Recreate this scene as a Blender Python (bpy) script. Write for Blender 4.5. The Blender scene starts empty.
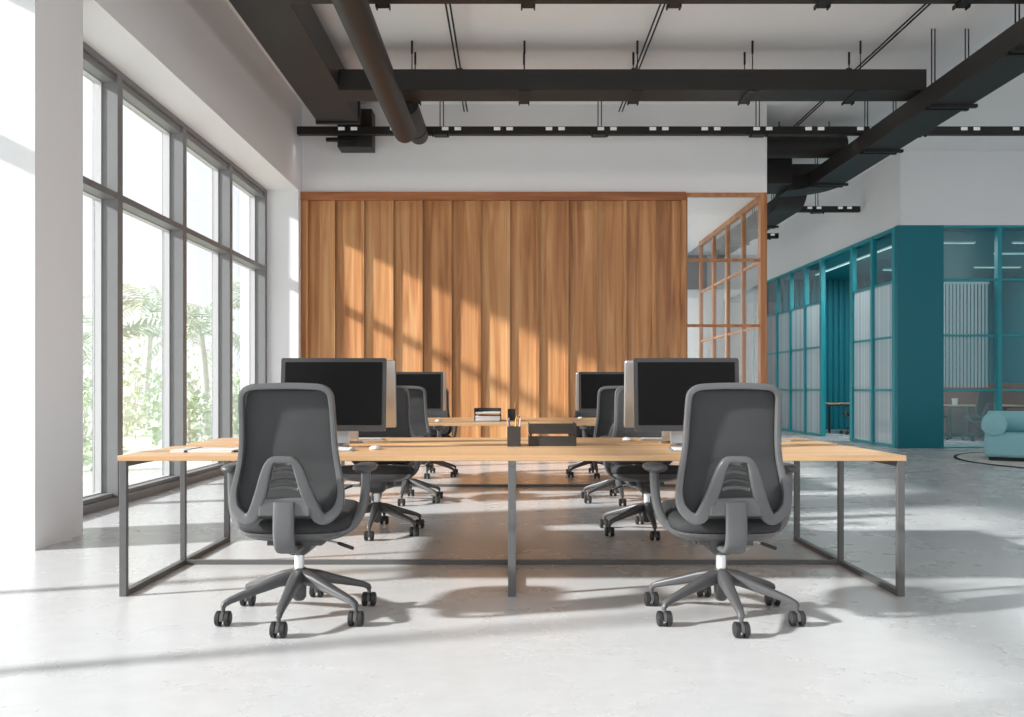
import bpy, math, random
from mathutils import Vector, Matrix
random.seed(7)
SC = bpy.context.scene
COL = SC.collection
PI = math.pi
R = math.radians

# ------------------------------------------------------------------ helpers
def lin(c):
    c = c / 255.0
    return c / 12.92 if c <= 0.04045 else ((c + 0.055) / 1.055) ** 2.4
def rgb(r, g, b):
    return (lin(r), lin(g), lin(b), 1.0)

class MB:
    """Collects vertices and faces for ONE mesh object."""
    def __init__(self):
        self.v = []; self.f = []
    def add(self, vs, fs):
        o = len(self.v)
        self.v += [tuple(p) for p in vs]
        self.f += [tuple(i + o for i in q) for q in fs]
    def box(self, x0, x1, y0, y1, z0, z1, M=None):
        vs = [Vector((x, y, z)) for x in (x0, x1) for y in (y0, y1) for z in (z0, z1)]
        if M: vs = [M @ p for p in vs]
        self.add(vs, [(0, 1, 3, 2), (4, 6, 7, 5), (0, 4, 5, 1), (2, 3, 7, 6), (0, 2, 6, 4), (1, 5, 7, 3)])
        return self
    def rings(self, rings, closed_ring=True, cap0=True, cap1=True, loop=False):
        n = len(rings[0]); o = len(self.v)
        for r in rings: self.v += [tuple(p) for p in r]
        m = len(rings)
        for i in range(m if loop else m - 1):
            a = o + i * n; b = o + ((i + 1) % m) * n
            for j in range(n if closed_ring else n - 1):
                k = (j + 1) % n
                self.f.append((a + j, a + k, b + k, b + j))
        if closed_ring and not loop:
            if cap0: self.f.append(tuple(o + j for j in reversed(range(n))))
            if cap1: self.f.append(tuple(o + (m - 1) * n + j for j in range(n)))
        return self
    def tube(self, path, r, n=12, cap=True, loop=False):
        P = [Vector(p) for p in path]; m = len(P)
        rr = r if isinstance(r, (list, tuple)) else [r] * m
        T = []
        for i in range(m):
            if loop: t = P[(i + 1) % m] - P[i - 1]
            else: t = P[min(i + 1, m - 1)] - P[max(i - 1, 0)]
            T.append(t.normalized())
        u = Vector((0, 0, 1)) if abs(T[0].z) < 0.9 else Vector((1, 0, 0))
        N = (u - T[0] * u.dot(T[0])).normalized()
        rg = []
        for i in range(m):
            N = (N - T[i] * N.dot(T[i])).normalized()
            B = T[i].cross(N)
            rg.append([P[i] + (N * math.cos(a) + B * math.sin(a)) * rr[i] for a in [2 * PI * k / n for k in range(n)]])
        return self.rings(rg, cap0=cap, cap1=cap, loop=loop)
    def sweep(self, path, w, t, up, loop=False, n=12, e=3.0):
        """rounded-rectangle section: w across (in the plane), t along 'up'."""
        P = [Vector(p) for p in path]; m = len(P)
        W = w if isinstance(w, (list, tuple)) else [w] * m
        Tk = t if isinstance(t, (list, tuple)) else [t] * m
        rg = []
        for i in range(m):
            if loop: tt = P[(i + 1) % m] - P[i - 1]
            else: tt = P[min(i + 1, m - 1)] - P[max(i - 1, 0)]
            tt.normalize()
            U = Vector(up[i]) if isinstance(up, list) else Vector(up)
            N = (U - tt * U.dot(tt)).normalized()
            B = tt.cross(N)
            ring = []
            for k in range(n):
                a = 2 * PI * (k + 0.5) / n
                c, s = math.cos(a), math.sin(a)
                c = math.copysign(abs(c) ** (2 / e), c); s = math.copysign(abs(s) ** (2 / e), s)
                ring.append(P[i] + B * (c * W[i] / 2) + N * (s * Tk[i] / 2))
            rg.append(ring)
        return self.rings(rg, loop=loop)
    def cyl(self, p0, p1, r0, r1=None, n=20):
        return self.tube([p0, p1], [r0, r0 if r1 is None else r1], n)
    def loft(self, levels, n=40):
        """levels: (z, hx, hy, cx, cy, exponent)."""
        rg = []
        for z, hx, hy, cx, cy, e in levels:
            ring = []
            for k in range(n):
                a = 2 * PI * k / n; c, s = math.cos(a), math.sin(a)
                ring.append((cx + hx * math.copysign(abs(c) ** (2 / e), c), cy + hy * math.copysign(abs(s) ** (2 / e), s), z))
            rg.append(ring)
        return self.rings(rg)
    def grid(self, fn, nu, nv):
        o = len(self.v)
        for i in range(nu + 1):
            for j in range(nv + 1): self.v.append(tuple(fn(i / nu, j / nv)))
        for i in range(nu):
            for j in range(nv):
                a = o + i * (nv + 1) + j
                self.f.append((a, a + 1, a + nv + 2, a + nv + 1))
        return self
    def build(self, name, mat, parent=None, loc=None, rotz=0, smooth=35, bevel=None, segs=2, solid=None):
        me = bpy.data.meshes.new(name)
        me.from_pydata(self.v, [], self.f); me.update()
        import bmesh
        bm = bmesh.new(); bm.from_mesh(me)
        bmesh.ops.recalc_face_normals(bm, faces=bm.faces)
        bm.to_mesh(me); bm.free()
        if mat: me.materials.append(mat)
        if smooth:
            for p in me.polygons: p.use_smooth = True
            me.set_sharp_from_angle(angle=R(smooth))
        o = bpy.data.objects.new(name, me); COL.objects.link(o)
        if loc: o.location = loc
        if rotz: o.rotation_euler = (0, 0, rotz)
        if parent: o.parent = parent
        if solid:
            s = o.modifiers.new('thickness', 'SOLIDIFY'); s.thickness = solid; s.offset = 0
        if bevel:
            b = o.modifiers.new('edge', 'BEVEL'); b.width = bevel; b.segments = segs; b.limit_method = 'ANGLE'; b.angle_limit = R(40)
        return o

def tag(o, label=None, cat=None, group=None, kind=None):
    if label: o['label'] = label
    if cat: o['category'] = cat
    if group: o['group'] = group
    if kind: o['kind'] = kind
    return o
def thing(name, label, cat, loc=(0, 0, 0), rotz=0, group=None):
    o = bpy.data.objects.new(name, None); COL.objects.link(o)
    o.location = loc; o.rotation_euler = (0, 0, rotz); o.empty_display_size = 0.1
    return tag(o, label, cat, group)
def struct(o): 
    o['kind'] = 'structure'; return o
KIDS = {}
def children(o): return [c for c in bpy.data.objects if c.parent == o]
def copy_tree(o, parent=None):
    c = o.copy(); COL.objects.link(c)
    if parent: c.parent = parent
    for ch in children(o): copy_tree(ch, c)
    return c
def interp(tab, z):
    if z <= tab[0][0]: return tab[0][1]
    for (a, p), (b, q) in zip(tab, tab[1:]):
        if z <= b: return p + (q - p) * (z - a) / (b - a)
    return tab[-1][1]
def smooth_path(pts, sub=4, loop=False):
    """Catmull-Rom through tuples of any length."""
    n = len(pts); out = []
    rng = range(n) if loop else range(n - 1)
    for i in rng:
        if loop: p0, p1, p2, p3 = pts[i - 1], pts[i], pts[(i + 1) % n], pts[(i + 2) % n]
        else: p0, p1, p2, p3 = pts[max(i - 1, 0)], pts[i], pts[i + 1], pts[min(i + 2, n - 1)]
        for k in range(sub):
            t = k / sub
            out.append(tuple(0.5 * (2 * b + (c - a) * t + (2 * a - 5 * b + 4 * c - d) * t * t + (3 * b - a - 3 * c + d) * t ** 3) for a, b, c, d in zip(p0, p1, p2, p3)))
    if not loop: out.append(tuple(pts[-1]))
    return out

# ------------------------------------------------------------------ materials
def new_mat(name):
    m = bpy.data.materials.new(name); m.use_nodes = True
    nt = m.node_tree; bs = nt.nodes['Principled BSDF']
    return m, nt, bs
def plain(name, col, rough=0.5, metal=0.0, spec=0.5, var=0.0, vscale=6.0, bump=0.0, bscale=200.0):
    m, nt, bs = new_mat(name)
    bs.inputs['Roughness'].default_value = rough; bs.inputs['Metallic'].default_value = metal
    bs.inputs['Specular IOR Level'].default_value = spec
    bs.inputs['Base Color'].default_value = col
    tc = nt.nodes.new('ShaderNodeTexCoord')
    if var > 0:
        nz = nt.nodes.new('ShaderNodeTexNoise'); nz.inputs['Scale'].default_value = vscale; nz.inputs['Detail'].default_value = 5
        nt.links.new(tc.outputs['Object'], nz.inputs['Vector'])
        mx = nt.nodes.new('ShaderNodeMix'); mx.data_type = 'RGBA'
        mx.inputs[6].default_value = tuple(c * (1 - var) for c in col[:3]) + (1,)
        mx.inputs[7].default_value = tuple(min(1, c * (1 + var)) for c in col[:3]) + (1,)
        nt.links.new(nz.outputs['Fac'], mx.inputs[0]); nt.links.new(mx.outputs[2], bs.inputs['Base Color'])
    if bump > 0:
        nz = nt.nodes.new('ShaderNodeTexNoise'); nz.inputs['Scale'].default_value = bscale
        nt.links.new(tc.outputs['Object'], nz.inputs['Vector'])
        bp = nt.nodes.new('ShaderNodeBump'); bp.inputs['Strength'].default_value = bump; bp.inputs['Distance'].default_value = 0.002
        nt.links.new(nz.outputs['Fac'], bp.inputs['Height']); nt.links.new(bp.outputs['Normal'], bs.inputs['Normal'])
    return m
def wood(name, dark, mid, light, stretch, board=None, rough=0.45, boardvar=0.5, fine=0.25):
    m, nt, bs = new_mat(name); N = nt.nodes.new; L = nt.links.new
    tc = N('ShaderNodeTexCoord'); mp = N('ShaderNodeMapping'); mp.inputs['Scale'].default_value = stretch
    src = tc.outputs['Object']
    rnd = None
    if board:
        sx = N('ShaderNodeSeparateXYZ'); L(src, sx.inputs[0])
        a = N('ShaderNodeMath'); a.operation = 'ADD'; a.inputs[1].default_value = board[1]; L(sx.outputs['X'], a.inputs[0])
        d = N('ShaderNodeMath'); d.operation = 'DIVIDE'; d.inputs[1].default_value = board[0]; L(a.outputs[0], d.inputs[0])
        fl = N('ShaderNodeMath'); fl.operation = 'FLOOR'; L(d.outputs[0], fl.inputs[0])
        wn = N('ShaderNodeTexWhiteNoise'); wn.noise_dimensions = '1D'; L(fl.outputs[0], wn.inputs['W'])
        rnd = wn
        sc = N('ShaderNodeVectorMath'); sc.operation = 'SCALE'; sc.inputs['Scale'].default_value = 9.0; L(wn.outputs['Color'], sc.inputs[0])
        ad = N('ShaderNodeVectorMath'); ad.operation = 'ADD'; L(src, ad.inputs[0]); L(sc.outputs[0], ad.inputs[1])
        src = ad.outputs[0]
    L(src, mp.inputs['Vector'])
    n1 = N('ShaderNodeTexNoise'); n1.inputs['Scale'].default_value = 1.0; n1.inputs['Detail'].default_value = 6; n1.inputs['Distortion'].default_value = 0.9
    L(mp.outputs[0], n1.inputs['Vector'])
    m2 = N('ShaderNodeMapping'); m2.inputs['Scale'].default_value = tuple(s * (6 if s > 1 else 2.0) for s in stretch); L(src, m2.inputs['Vector'])
    n2 = N('ShaderNodeTexNoise'); n2.inputs['Scale'].default_value = 1.0; n2.inputs['Detail'].default_value = 4; L(m2.outputs[0], n2.inputs['Vector'])
    mm = N('ShaderNodeMath'); mm.operation = 'MULTIPLY_ADD'; mm.inputs[1].default_value = fine; mm.inputs[2].default_value = -fine / 2; L(n2.outputs['Fac'], mm.inputs[0])
    sm = N('ShaderNodeMath'); sm.operation = 'ADD'; L(n1.outputs['Fac'], sm.inputs[0]); L(mm.outputs[0], sm.inputs[1])
    if rnd:
        r2 = N('ShaderNodeMath'); r2.operation = 'MULTIPLY_ADD'; r2.inputs[1].default_value = boardvar; r2.inputs[2].default_value = -boardvar / 2; L(rnd.outputs['Value'], r2.inputs[0])
        s2 = N('ShaderNodeMath'); s2.operation = 'ADD'; L(sm.outputs[0], s2.inputs[0]); L(r2.outputs[0], s2.inputs[1]); sm = s2
    cr = N('ShaderNodeValToRGB'); e = cr.color_ramp.elements
    e[0].position = 0.28; e[0].color = dark; e[1].position = 0.75; e[1].color = light
    k = e.new(0.5); k.color = mid
    L(sm.outputs[0], cr.inputs[0]); L(cr.outputs[0], bs.inputs['Base Color'])
    bs.inputs['Roughness'].default_value = rough
    return m
def glass(name, tint=(0.97, 0.98, 0.98, 1), gloss=1.0):
    m = bpy.data.materials.new(name); m.use_nodes = True; nt = m.node_tree; nt.nodes.clear()
    N = nt.nodes.new; L = nt.links.new
    out = N('ShaderNodeOutputMaterial'); tr = N('ShaderNodeBsdfTransparent'); tr.inputs[0].default_value = tint
    gl = N('ShaderNodeBsdfGlossy'); gl.inputs['Roughness'].default_value = 0.02
    lw = N('ShaderNodeLayerWeight'); lw.inputs[0].default_value = 0.5
    pw = N('ShaderNodeMath'); pw.operation = 'POWER'; pw.inputs[1].default_value = 5; L(lw.outputs['Facing'], pw.inputs[0])
    mu = N('ShaderNodeMath'); mu.operation = 'MULTIPLY_ADD'; mu.inputs[1].default_value = 0.9 * gloss; mu.inputs[2].default_value = 0.04 * gloss; L(pw.outputs[0], mu.inputs[0])
    mx = N('ShaderNodeMixShader'); L(mu.outputs[0], mx.inputs[0]); L(tr.outputs[0], mx.inputs[1]); L(gl.outputs[0], mx.inputs[2]); L(mx.outputs[0], out.inputs[0])
    return m
def fluted_glass(name, col, density, axis='Y', freq=60.0):
    """frosted reeded glass: part clear, part scattering, with vertical reeds."""
    m = bpy.data.materials.new(name); m.use_nodes = True; nt = m.node_tree; nt.nodes.clear()
    N = nt.nodes.new; L = nt.links.new
    out = N('ShaderNodeOutputMaterial'); tr = N('ShaderNodeBsdfTransparent'); tr.inputs[0].default_value = (0.93, 0.96, 0.97, 1)
    df = N('ShaderNodeBsdfDiffuse'); df.inputs[0].default_value = col
    tl = N('ShaderNodeBsdfTranslucent'); tl.inputs[0].default_value = col
    gl = N('ShaderNodeBsdfGlossy'); gl.inputs['Roughness'].default_value = 0.25; gl.inputs[0].default_value = (0.9, 0.9, 0.9, 1)
    tc = N('ShaderNodeTexCoord'); mp = N('ShaderNodeMapping'); mp.inputs['Scale'].default_value = (freq, freq, 0.15)
    L(tc.outputs['Object'], mp.inputs[0])
    nz = N('ShaderNodeTexNoise'); nz.inputs['Scale'].default_value = 0.25; nz.inputs['Detail'].default_value = 3; L(mp.outputs[0], nz.inputs['Vector'])
    mr = N('ShaderNodeMapRange'); mr.inputs['From Min'].default_value = 0.3; mr.inputs['From Max'].default_value = 0.7
    mr.inputs['To Min'].default_value = density - 0.16; mr.inputs['To Max'].default_value = density + 0.14; L(nz.outputs['Fac'], mr.inputs[0])
    a = N('ShaderNodeMixShader'); a.inputs[0].default_value = 0.45; L(df.outputs[0], a.inputs[1]); L(tl.outputs[0], a.inputs[2])
    b = N('ShaderNodeMixShader'); b.inputs[0].default_value = 0.12; L(a.outputs[0], b.inputs[1]); L(gl.outputs[0], b.inputs[2])
    c = N('ShaderNodeMixShader'); L(mr.outputs[0], c.inputs[0]); L(tr.outputs[0], c.inputs[1]); L(b.outputs[0], c.inputs[2]); L(c.outputs[0], out.inputs[0])
    return m
def emit(name, col, s):
    m, nt, bs = new_mat(name); bs.inputs['Base Color'].default_value = col
    bs.inputs['Emission Color'].default_value = col; bs.inputs['Emission Strength'].default_value = s
    return m
def concrete(name):
    m, nt, bs = new_mat(name); N = nt.nodes.new; L = nt.links.new
    tc = N('ShaderNodeTexCoord')
    n1 = N('ShaderNodeTexNoise'); n1.inputs['Scale'].default_value = 0.9; n1.inputs['Detail'].default_value = 8; n1.inputs['Roughness'].default_value = 0.62; L(tc.outputs['Object'], n1.inputs['Vector'])
    n2 = N('ShaderNodeTexNoise'); n2.inputs['Scale'].default_value = 7; n2.inputs['Detail'].default_value = 8; n2.inputs['Roughness'].default_value = 0.7; L(tc.outputs['Object'], n2.inputs['Vector'])
    mp = N('ShaderNodeMapping'); mp.inputs['Scale'].default_value = (1.0, 2.2, 1); L(tc.outputs['Object'], mp.inputs[0])
    n3 = N('ShaderNodeTexNoise'); n3.inputs['Scale'].default_value = 6; n3.inputs['Detail'].default_value = 10; n3.inputs['Roughness'].default_value = 0.75; L(mp.outputs[0], n3.inputs['Vector'])
    ad = N('ShaderNodeMath'); ad.operation = 'ADD'; L(n1.outputs['Fac'], ad.inputs[0]); L(n2.outputs['Fac'], ad.inputs[1])
    hf = N('ShaderNodeMath'); hf.operation = 'MULTIPLY'; hf.inputs[1].default_value = 0.5; L(ad.outputs[0], hf.inputs[0])
    cr = N('ShaderNodeValToRGB'); e = cr.color_ramp.elements
    e[0].position = 0.35; e[0].color = (0.525, 0.528, 0.532, 1); e[1].position = 0.66; e[1].color = (0.575, 0.578, 0.582, 1)
    L(hf.outputs[0], cr.inputs[0])
    # sparse darker scuffs in the screed
    c2 = N('ShaderNodeMapRange'); c2.inputs['From Min'].default_value = 0.28; c2.inputs['From Max'].default_value = 0.58
    c2.inputs['To Min'].default_value = 0.92; c2.inputs['To Max'].default_value = 1.0; L(n3.outputs['Fac'], c2.inputs[0])
    mx = N('ShaderNodeVectorMath'); mx.operation = 'SCALE'; L(cr.outputs[0], mx.inputs[0]); L(c2.outputs[0], mx.inputs['Scale'])
    L(mx.outputs[0], bs.inputs['Base Color'])
    rr = N('ShaderNodeMapRange'); rr.inputs['From Min'].default_value = 0.3; rr.inputs['From Max'].default_value = 0.7
    rr.inputs['To Min'].default_value = 0.22; rr.inputs['To Max'].default_value = 0.32; L(n1.outputs['Fac'], rr.inputs[0]); L(rr.outputs[0], bs.inputs['Roughness'])
    bs.inputs['Specular IOR Level'].default_value = 0.55
    return m
def mesh_fabric(name, col):
    m, nt, bs = new_mat(name); N = nt.nodes.new; L = nt.links.new
    tc = N('ShaderNodeTexCoord')
    wv = N('ShaderNodeTexWave'); wv.bands_direction = 'Z'; wv.inputs['Scale'].default_value = 90; wv.inputs['Distortion'].default_value = 1.0; L(tc.outputs['Object'], wv.inputs['Vector'])
    mx = N('ShaderNodeMix'); mx.data_type = 'RGBA'; mx.inputs[6].default_value = tuple(c * 0.8 for c in col[:3]) + (1,); mx.inputs[7].default_value = tuple(c * 1.2 for c in col[:3]) + (1,)
    L(wv.outputs['Fac'], mx.inputs[0]); L(mx.outputs[2], bs.inputs['Base Color'])
    bs.inputs['Roughness'].default_value = 0.8
    return m

M = {}
M['plaster'] = plain('white_plaster', (0.855, 0.855, 0.868, 1), 0.85, spec=0.2, var=0.015, vscale=2.0)
M['ceiling'] = plain('ceiling_paint', (0.91, 0.908, 0.912, 1), 0.9, spec=0.1, var=0.02, vscale=1.5)
M['concrete'] = concrete('polished_concrete')
M['wallwood'] = wood('oak_cladding', rgb(158, 102, 60), rgb(199, 141, 90), rgb(221, 173, 122), (8, 8, 0.42), board=(0.4475, 3.16), boardvar=0.16, fine=0.14)
M['framewood'] = wood('oak_frame', rgb(156, 100, 58), rgb(184, 124, 78), rgb(202, 146, 98), (9, 9, 0.6))
M['railwood'] = wood('oak_rail', rgb(134, 78, 45), rgb(165, 102, 60), rgb(186, 122, 78), (0.6, 9, 9))
M['deskwood'] = wood('pale_oak_top', rgb(188, 146, 105), rgb(205, 165, 123), rgb(219, 182, 141), (0.7, 14, 14), rough=0.4)
M['alu_dark'] = plain('window_frame_grey', rgb(126, 126, 127), 0.45, metal=0.0, spec=0.5, var=0.04)
M['bead'] = plain('skylit_glazing_bead', rgb(196, 196, 197), 0.5)  # lighter than the frame: brightness from the sky put into the bead colour
M['steel'] = plain('desk_frame_grey', rgb(92, 92, 92), 0.4, metal=0.0, spec=0.6, var=0.04)
M['glass'] = glass('clear_glass')
M['duct'] = plain('dark_duct_paint', rgb(43, 41, 39), 0.5, spec=0.4, var=0.05, vscale=2)
M['track'] = plain('black_metal', rgb(30, 29, 28), 0.5, spec=0.4)
M['chairframe'] = plain('chair_grey_plastic', rgb(93, 93, 94), 0.34, spec=0.5, bump=0.05, bscale=600)
M['chairdark'] = plain('chair_base_plastic', rgb(78, 78, 79), 0.4, spec=0.5)
M['cushion'] = plain('black_seat_fabric', rgb(58, 58, 59), 0.85, spec=0.3, var=0.08, vscale=60, bump=0.25, bscale=500)
M['mesh'] = mesh_fabric('grey_mesh', rgb(64, 64, 65))
M['rubber'] = plain('black_rubber', rgb(38, 38, 38), 0.5)
M['chrome'] = plain('pale_chrome', (0.86, 0.86, 0.86, 1), 0.25, metal=0.6)
M['bezel'] = plain('dark_bezel', rgb(54, 54, 55), 0.5)
M['screen'] = plain('dark_screen', rgb(18, 18, 19), 0.5, spec=0.1)
M['silver'] = plain('brushed_aluminium', (0.58, 0.58, 0.585, 1), 0.42, metal=0.9)
M['white'] = plain('white_plastic', (0.82, 0.82, 0.81, 1), 0.4)
M['paper'] = plain('paper', (0.85, 0.85, 0.84, 1), 0.9, spec=0.1)
M['blackbox'] = plain('charcoal_card', rgb(52, 49, 47), 0.6)
M['teal'] = plain('teal_paint', rgb(14, 118, 133), 0.5, spec=0.4, var=0.04, vscale=1.5)
M['tealframe'] = plain('teal_metal', rgb(30, 152, 164), 0.4, spec=0.5)
M['sofa'] = plain('teal_velvet', rgb(146, 198, 205), 0.9, spec=0.2, var=0.05, vscale=20, bump=0.2, bscale=300)
M['rug'] = plain('pale_rug', rgb(196, 196, 194), 0.95, spec=0.1, var=0.05, vscale=30)
M['rugline'] = plain('dark_rug_border', rgb(40, 40, 42), 0.95, spec=0.1)
M['reed'] = fluted_glass('reeded_glass', (0.80, 0.82, 0.84, 1), 0.50)
M['hazeglass'] = fluted_glass('hazed_clear_glass', (0.40, 0.58, 0.62, 1), 0.10, freq=2.0)  # clear front panes with a veil of haze painted in as scattering tint
M['blind'] = plain('pale_blind_fabric', (0.74, 0.79, 0.80, 1), 0.8)
M['led'] = emit('led_line', (0.5, 0.9, 0.92, 1), 0.9)
M['slot'] = emit('track_lamp', (0.55, 0.55, 0.54, 1), 0.45)
M['roomfill'] = emit('ceiling_lamp', (1.0, 0.98, 0.95, 1), 22.0)  # glow of the added, unseen panel that brightens the meeting room
M['brown'] = plain('brown_leather', rgb(120, 78, 60), 0.6, var=0.08)
M['leaf'] = plain('palm_leaf', (0.54, 0.60, 0.50, 1), 0.6, var=0.3, vscale=3)
M['leaf2'] = plain('shrub_leaf', (0.58, 0.67, 0.50, 1), 0.6, var=0.3, vscale=3)
M['bark'] = plain('palm_bark', (0.66, 0.63, 0.58, 1), 0.9, var=0.2, vscale=8)
M['lawn'] = plain('pale_ground', (0.68, 0.70, 0.64, 1), 0.95, var=0.2, vscale=2)
M['greywall'] = plain('dark_grey_paint', rgb(120, 120, 122), 0.8, var=0.02)
for nm, c in (('blue', rgb(50, 80, 150)), ('yellow', rgb(225, 190, 70)), ('tan', rgb(214, 170, 120)), ('red', rgb(150, 60, 45)), ('pencil_black', rgb(40, 38, 36))):
    M[nm] = plain('pencil_' + nm, c, 0.45)

# ------------------------------------------------------------------ camera
F = 820.0; HC = 1.10
cam = bpy.data.cameras.new('camera'); camo = bpy.data.objects.new('camera', cam); COL.objects.link(camo)
camo.location = (0, 0, HC); camo.rotation_euler = (R(90), 0, 0)
cam.sensor_width = 36; cam.lens = 36 * F / 1024; cam.shift_y = 30.1 / 1024
cam.clip_end = 300
SC.camera = camo

# ------------------------------------------------------------------ room shell
XL = -3.237; XW = -3.711; ZC = 5.48; ZT = 4.11; YB = 12.64
struct(MB().box(-4.3, 13.2, -8.2, 28, -0.12, 0.0).build('floor', M['concrete'], smooth=None))
struct(MB().box(-4.3, 13.2, -8.2, 28, ZC, ZC + 0.15).build('ceiling', M['ceiling'], smooth=None))
PIERS = [(-8.2, -7.54), (5.564, 6.187), (12.43, 13.05), (19.29, 19.9), (27.2, 28)]
wl = MB()
for a, b in PIERS: wl.box(-4.12, XL, a, b, 0, ZT)
wl.box(-4.12, XL, -8.2, 28, ZT, ZC)
struct(wl.build('wall_left', M['plaster'], smooth=None))
# rear wall behind the camera, its unseen openings added to let in fill light
rw = MB().box(XL, 13.2, -8.2, -8.0, 5.2, ZC).box(XL, 13.2, -8.2, -8.0, 0, 0.3)
for x in (-3.2, 0.7, 4.7, 8.7, 12.7): rw.box(x, x + 0.35, -8.2, -8.0, 0.3, 5.2)
struct(rw.build('wall_rear', M['plaster'], smooth=None))
wr = MB().box(13.0, 13.2, -8.0, 28.0, 4.2, ZC).box(13.0, 13.2, -8.0, 28.0, 0, 0.3)  # unseen openings added in this wall to lift the ambient light
wr.box(13.0, 13.2, -8.0, -7.2, 0.3, 4.2).box(13.0, 13.2, -2.5, -2.1, 0.3, 4.2).box(13.0, 13.2, 2.6, 3.0, 0.3, 4.2).box(13.0, 13.2, 7.6, 28.0, 0.3, 4.2)
struct(wr.build('wall_right', M['plaster'], smooth=None))
wb = MB().box(XL, 3.93, YB, YB + 0.14, ZT + 0.005, ZC).box(XL, 2.667, YB + 0.03, YB + 0.14, 0, ZT + 0.005)
wall_back = struct(wb.build('wall_back', M['plaster'], smooth=None))
# oak cladding: tilted boards with square battens between them
BW = 0.4475; X0 = -3.16
cl = MB(); ba = MB()
edges = [X0 + BW * k for k in range(14)]
for k in range(13):
    a, b = edges[k], min(edges[k + 1], 2.66)
    y0, y1 = YB - 0.008, YB - 0.036
    cl.add([(a, y0, 0), (b, y1, 0), (b, y1, ZT - 0.12), (a, y0, ZT - 0.12), (a, YB + 0.03, 0), (b, YB + 0.03, 0), (b, YB + 0.03, ZT - 0.12), (a, YB + 0.03, ZT - 0.12)],
           [(0, 1, 2, 3), (4, 7, 6, 5), (0, 3, 7, 4), (1, 5, 6, 2), (3, 2, 6, 7), (0, 4, 5, 1)])
for k in range(1, 13):
    ba.box(edges[k] - 0.058, edges[k], YB - 0.056, YB + 0.03, 0, ZT - 0.12)
ba.box(XL, X0 + 0.03, YB - 0.075, YB + 0.03, 0, ZT - 0.12); ba.box(2.59, 2.667, YB - 0.085, YB + 0.03, 0, ZT - 0.005)
cl.build('wood_cladding', M['wallwood'], wall_back, smooth=None)
ba.build('batten', M['wallwood'], wall_back, smooth=None, bevel=0.004)
MB().box(XL, 2.667, YB - 0.09, YB + 0.03, ZT - 0.125, ZT + 0.005).build('top_rail', M['railwood'], wall_back, smooth=None, bevel=0.004)

# windows in the left wall --------------------------------------------------
def window_bay(num, ya, yb, n=4, mw=0.10, md=0.0):
    fr = MB()
    XG = -3.925
    fr.box(XG - 0.03, XW, ya, yb, 0, 0.075); fr.box(XG - 0.03, XW - 0.05, ya, yb, 0.075, 0.115)
    fr.box(XG - 0.03, XW, ya, yb, 4.055, ZT); fr.box(XG - 0.03, XW - 0.03, ya, yb, 3.985, 4.055)
    fr.box(XG - 0.03, XW - 0.01, ya, yb, 2.885, 2.95)
    st = (yb - ya - mw) / n
    for k in range(n + 1):
        y = ya + st * k
        fr.box(XG - 0.03, XW - (md if 0 < k < n else 0), y, y + mw, 0.075, 4.055)
    o = struct(fr.build('window_%d' % num, M['alu_dark'], smooth=None, bevel=0.004))
    bd = MB()
    for k in range(n):
        y0 = ya + st * k + mw; y1 = ya + st * (k + 1)
        for z0, z1 in ((0.115, 2.885), (2.95, 3.985)):
            w = 0.014
            bd.box(XG - 0.01, XG + 0.062, y0, y0 + w, z0, z1); bd.box(XG - 0.01, XG + 0.062, y1 - w, y1, z0, z1)
            bd.box(XG - 0.01, XG + 0.062, y0 + w, y1 - w, z0, z0 + w * 0.6); bd.box(XG - 0.01, XG + 0.062, y0 + w, y1 - w, z1 - w * 0.6, z1)
            MB().box(XG - 0.004, XG + 0.004, y0 + w, y1 - w, z0 + w * 0.6, z1 - w * 0.6).build('glass_pane', M['glass'], o, smooth=None)
    bd.build('glazing_bead', M['bead'], o, smooth=None)
    return o
window_bay(1, 6.187, 12.43)
window_bay(2, -7.54, 5.564, 9, 0.04, 0.11)
window_bay(3, 13.05, 19.29)  # unseen bay put in to bring daylight into the meeting room
window_bay(9, 19.9, 27.2)  # unseen bay put in so that daylight reaches the corridor walls

# glazed oak partition right of the cladding --------------------------------
XP = 3.915
pf = MB()
pf.box(2.667, 2.70, YB - 0.03, YB + 0.06, 0, ZT - 0.03)
pf.box(XP - 0.10, XP, YB - 0.06, YB + 0.08, 0, ZT)
pf.box(2.667, XP - 0.10, YB - 0.05, YB + 0.07, ZT - 0.05, ZT)
for z in (1.05, 2.07, 3.08): pf.box(2.70, XP - 0.10, YB - 0.02, YB + 0.04, z - 0.022, z + 0.022)
p5 = struct(pf.build('window_4', M['framewood'], smooth=None, bevel=0.004))
for z0, z1 in ((0, 1.028), (1.072, 2.048), (2.092, 3.058), (3.102, ZT - 0.05)):
    MB().box(2.70, XP - 0.10, YB + 0.006, YB + 0.014, z0, z1).build('glass_pane', M['glass'], p5, smooth=None)
sf = MB(); ps = [12.72 + 0.0, 13.70, 14.70, 15.70, 16.78]
for y in ps[1:]: sf.box(XP - 0.07, XP, y, y + 0.09, 0, ZT - 0.05)
sf.box(XP - 0.07, XP, 12.72, 16.87, ZT - 0.09, ZT)
for z in (1.05, 2.07, 3.08): sf.box(XP - 0.055, XP - 0.015, 12.72, 16.78, z - 0.022, z + 0.022)
p6 = struct(sf.build('window_5', M['framewood'], smooth=None, bevel=0.004))
for i in range(4):
    for z0, z1 in ((0, 1.028), (1.072, 2.048), (2.092, 3.058), (3.102, ZT - 0.09)):
        MB().box(XP - 0.04, XP - 0.032, ps[i] + (0.09 if i else 0), ps[i + 1], z0, z1).build('glass_pane', M['glass'], p6, smooth=None)
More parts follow.
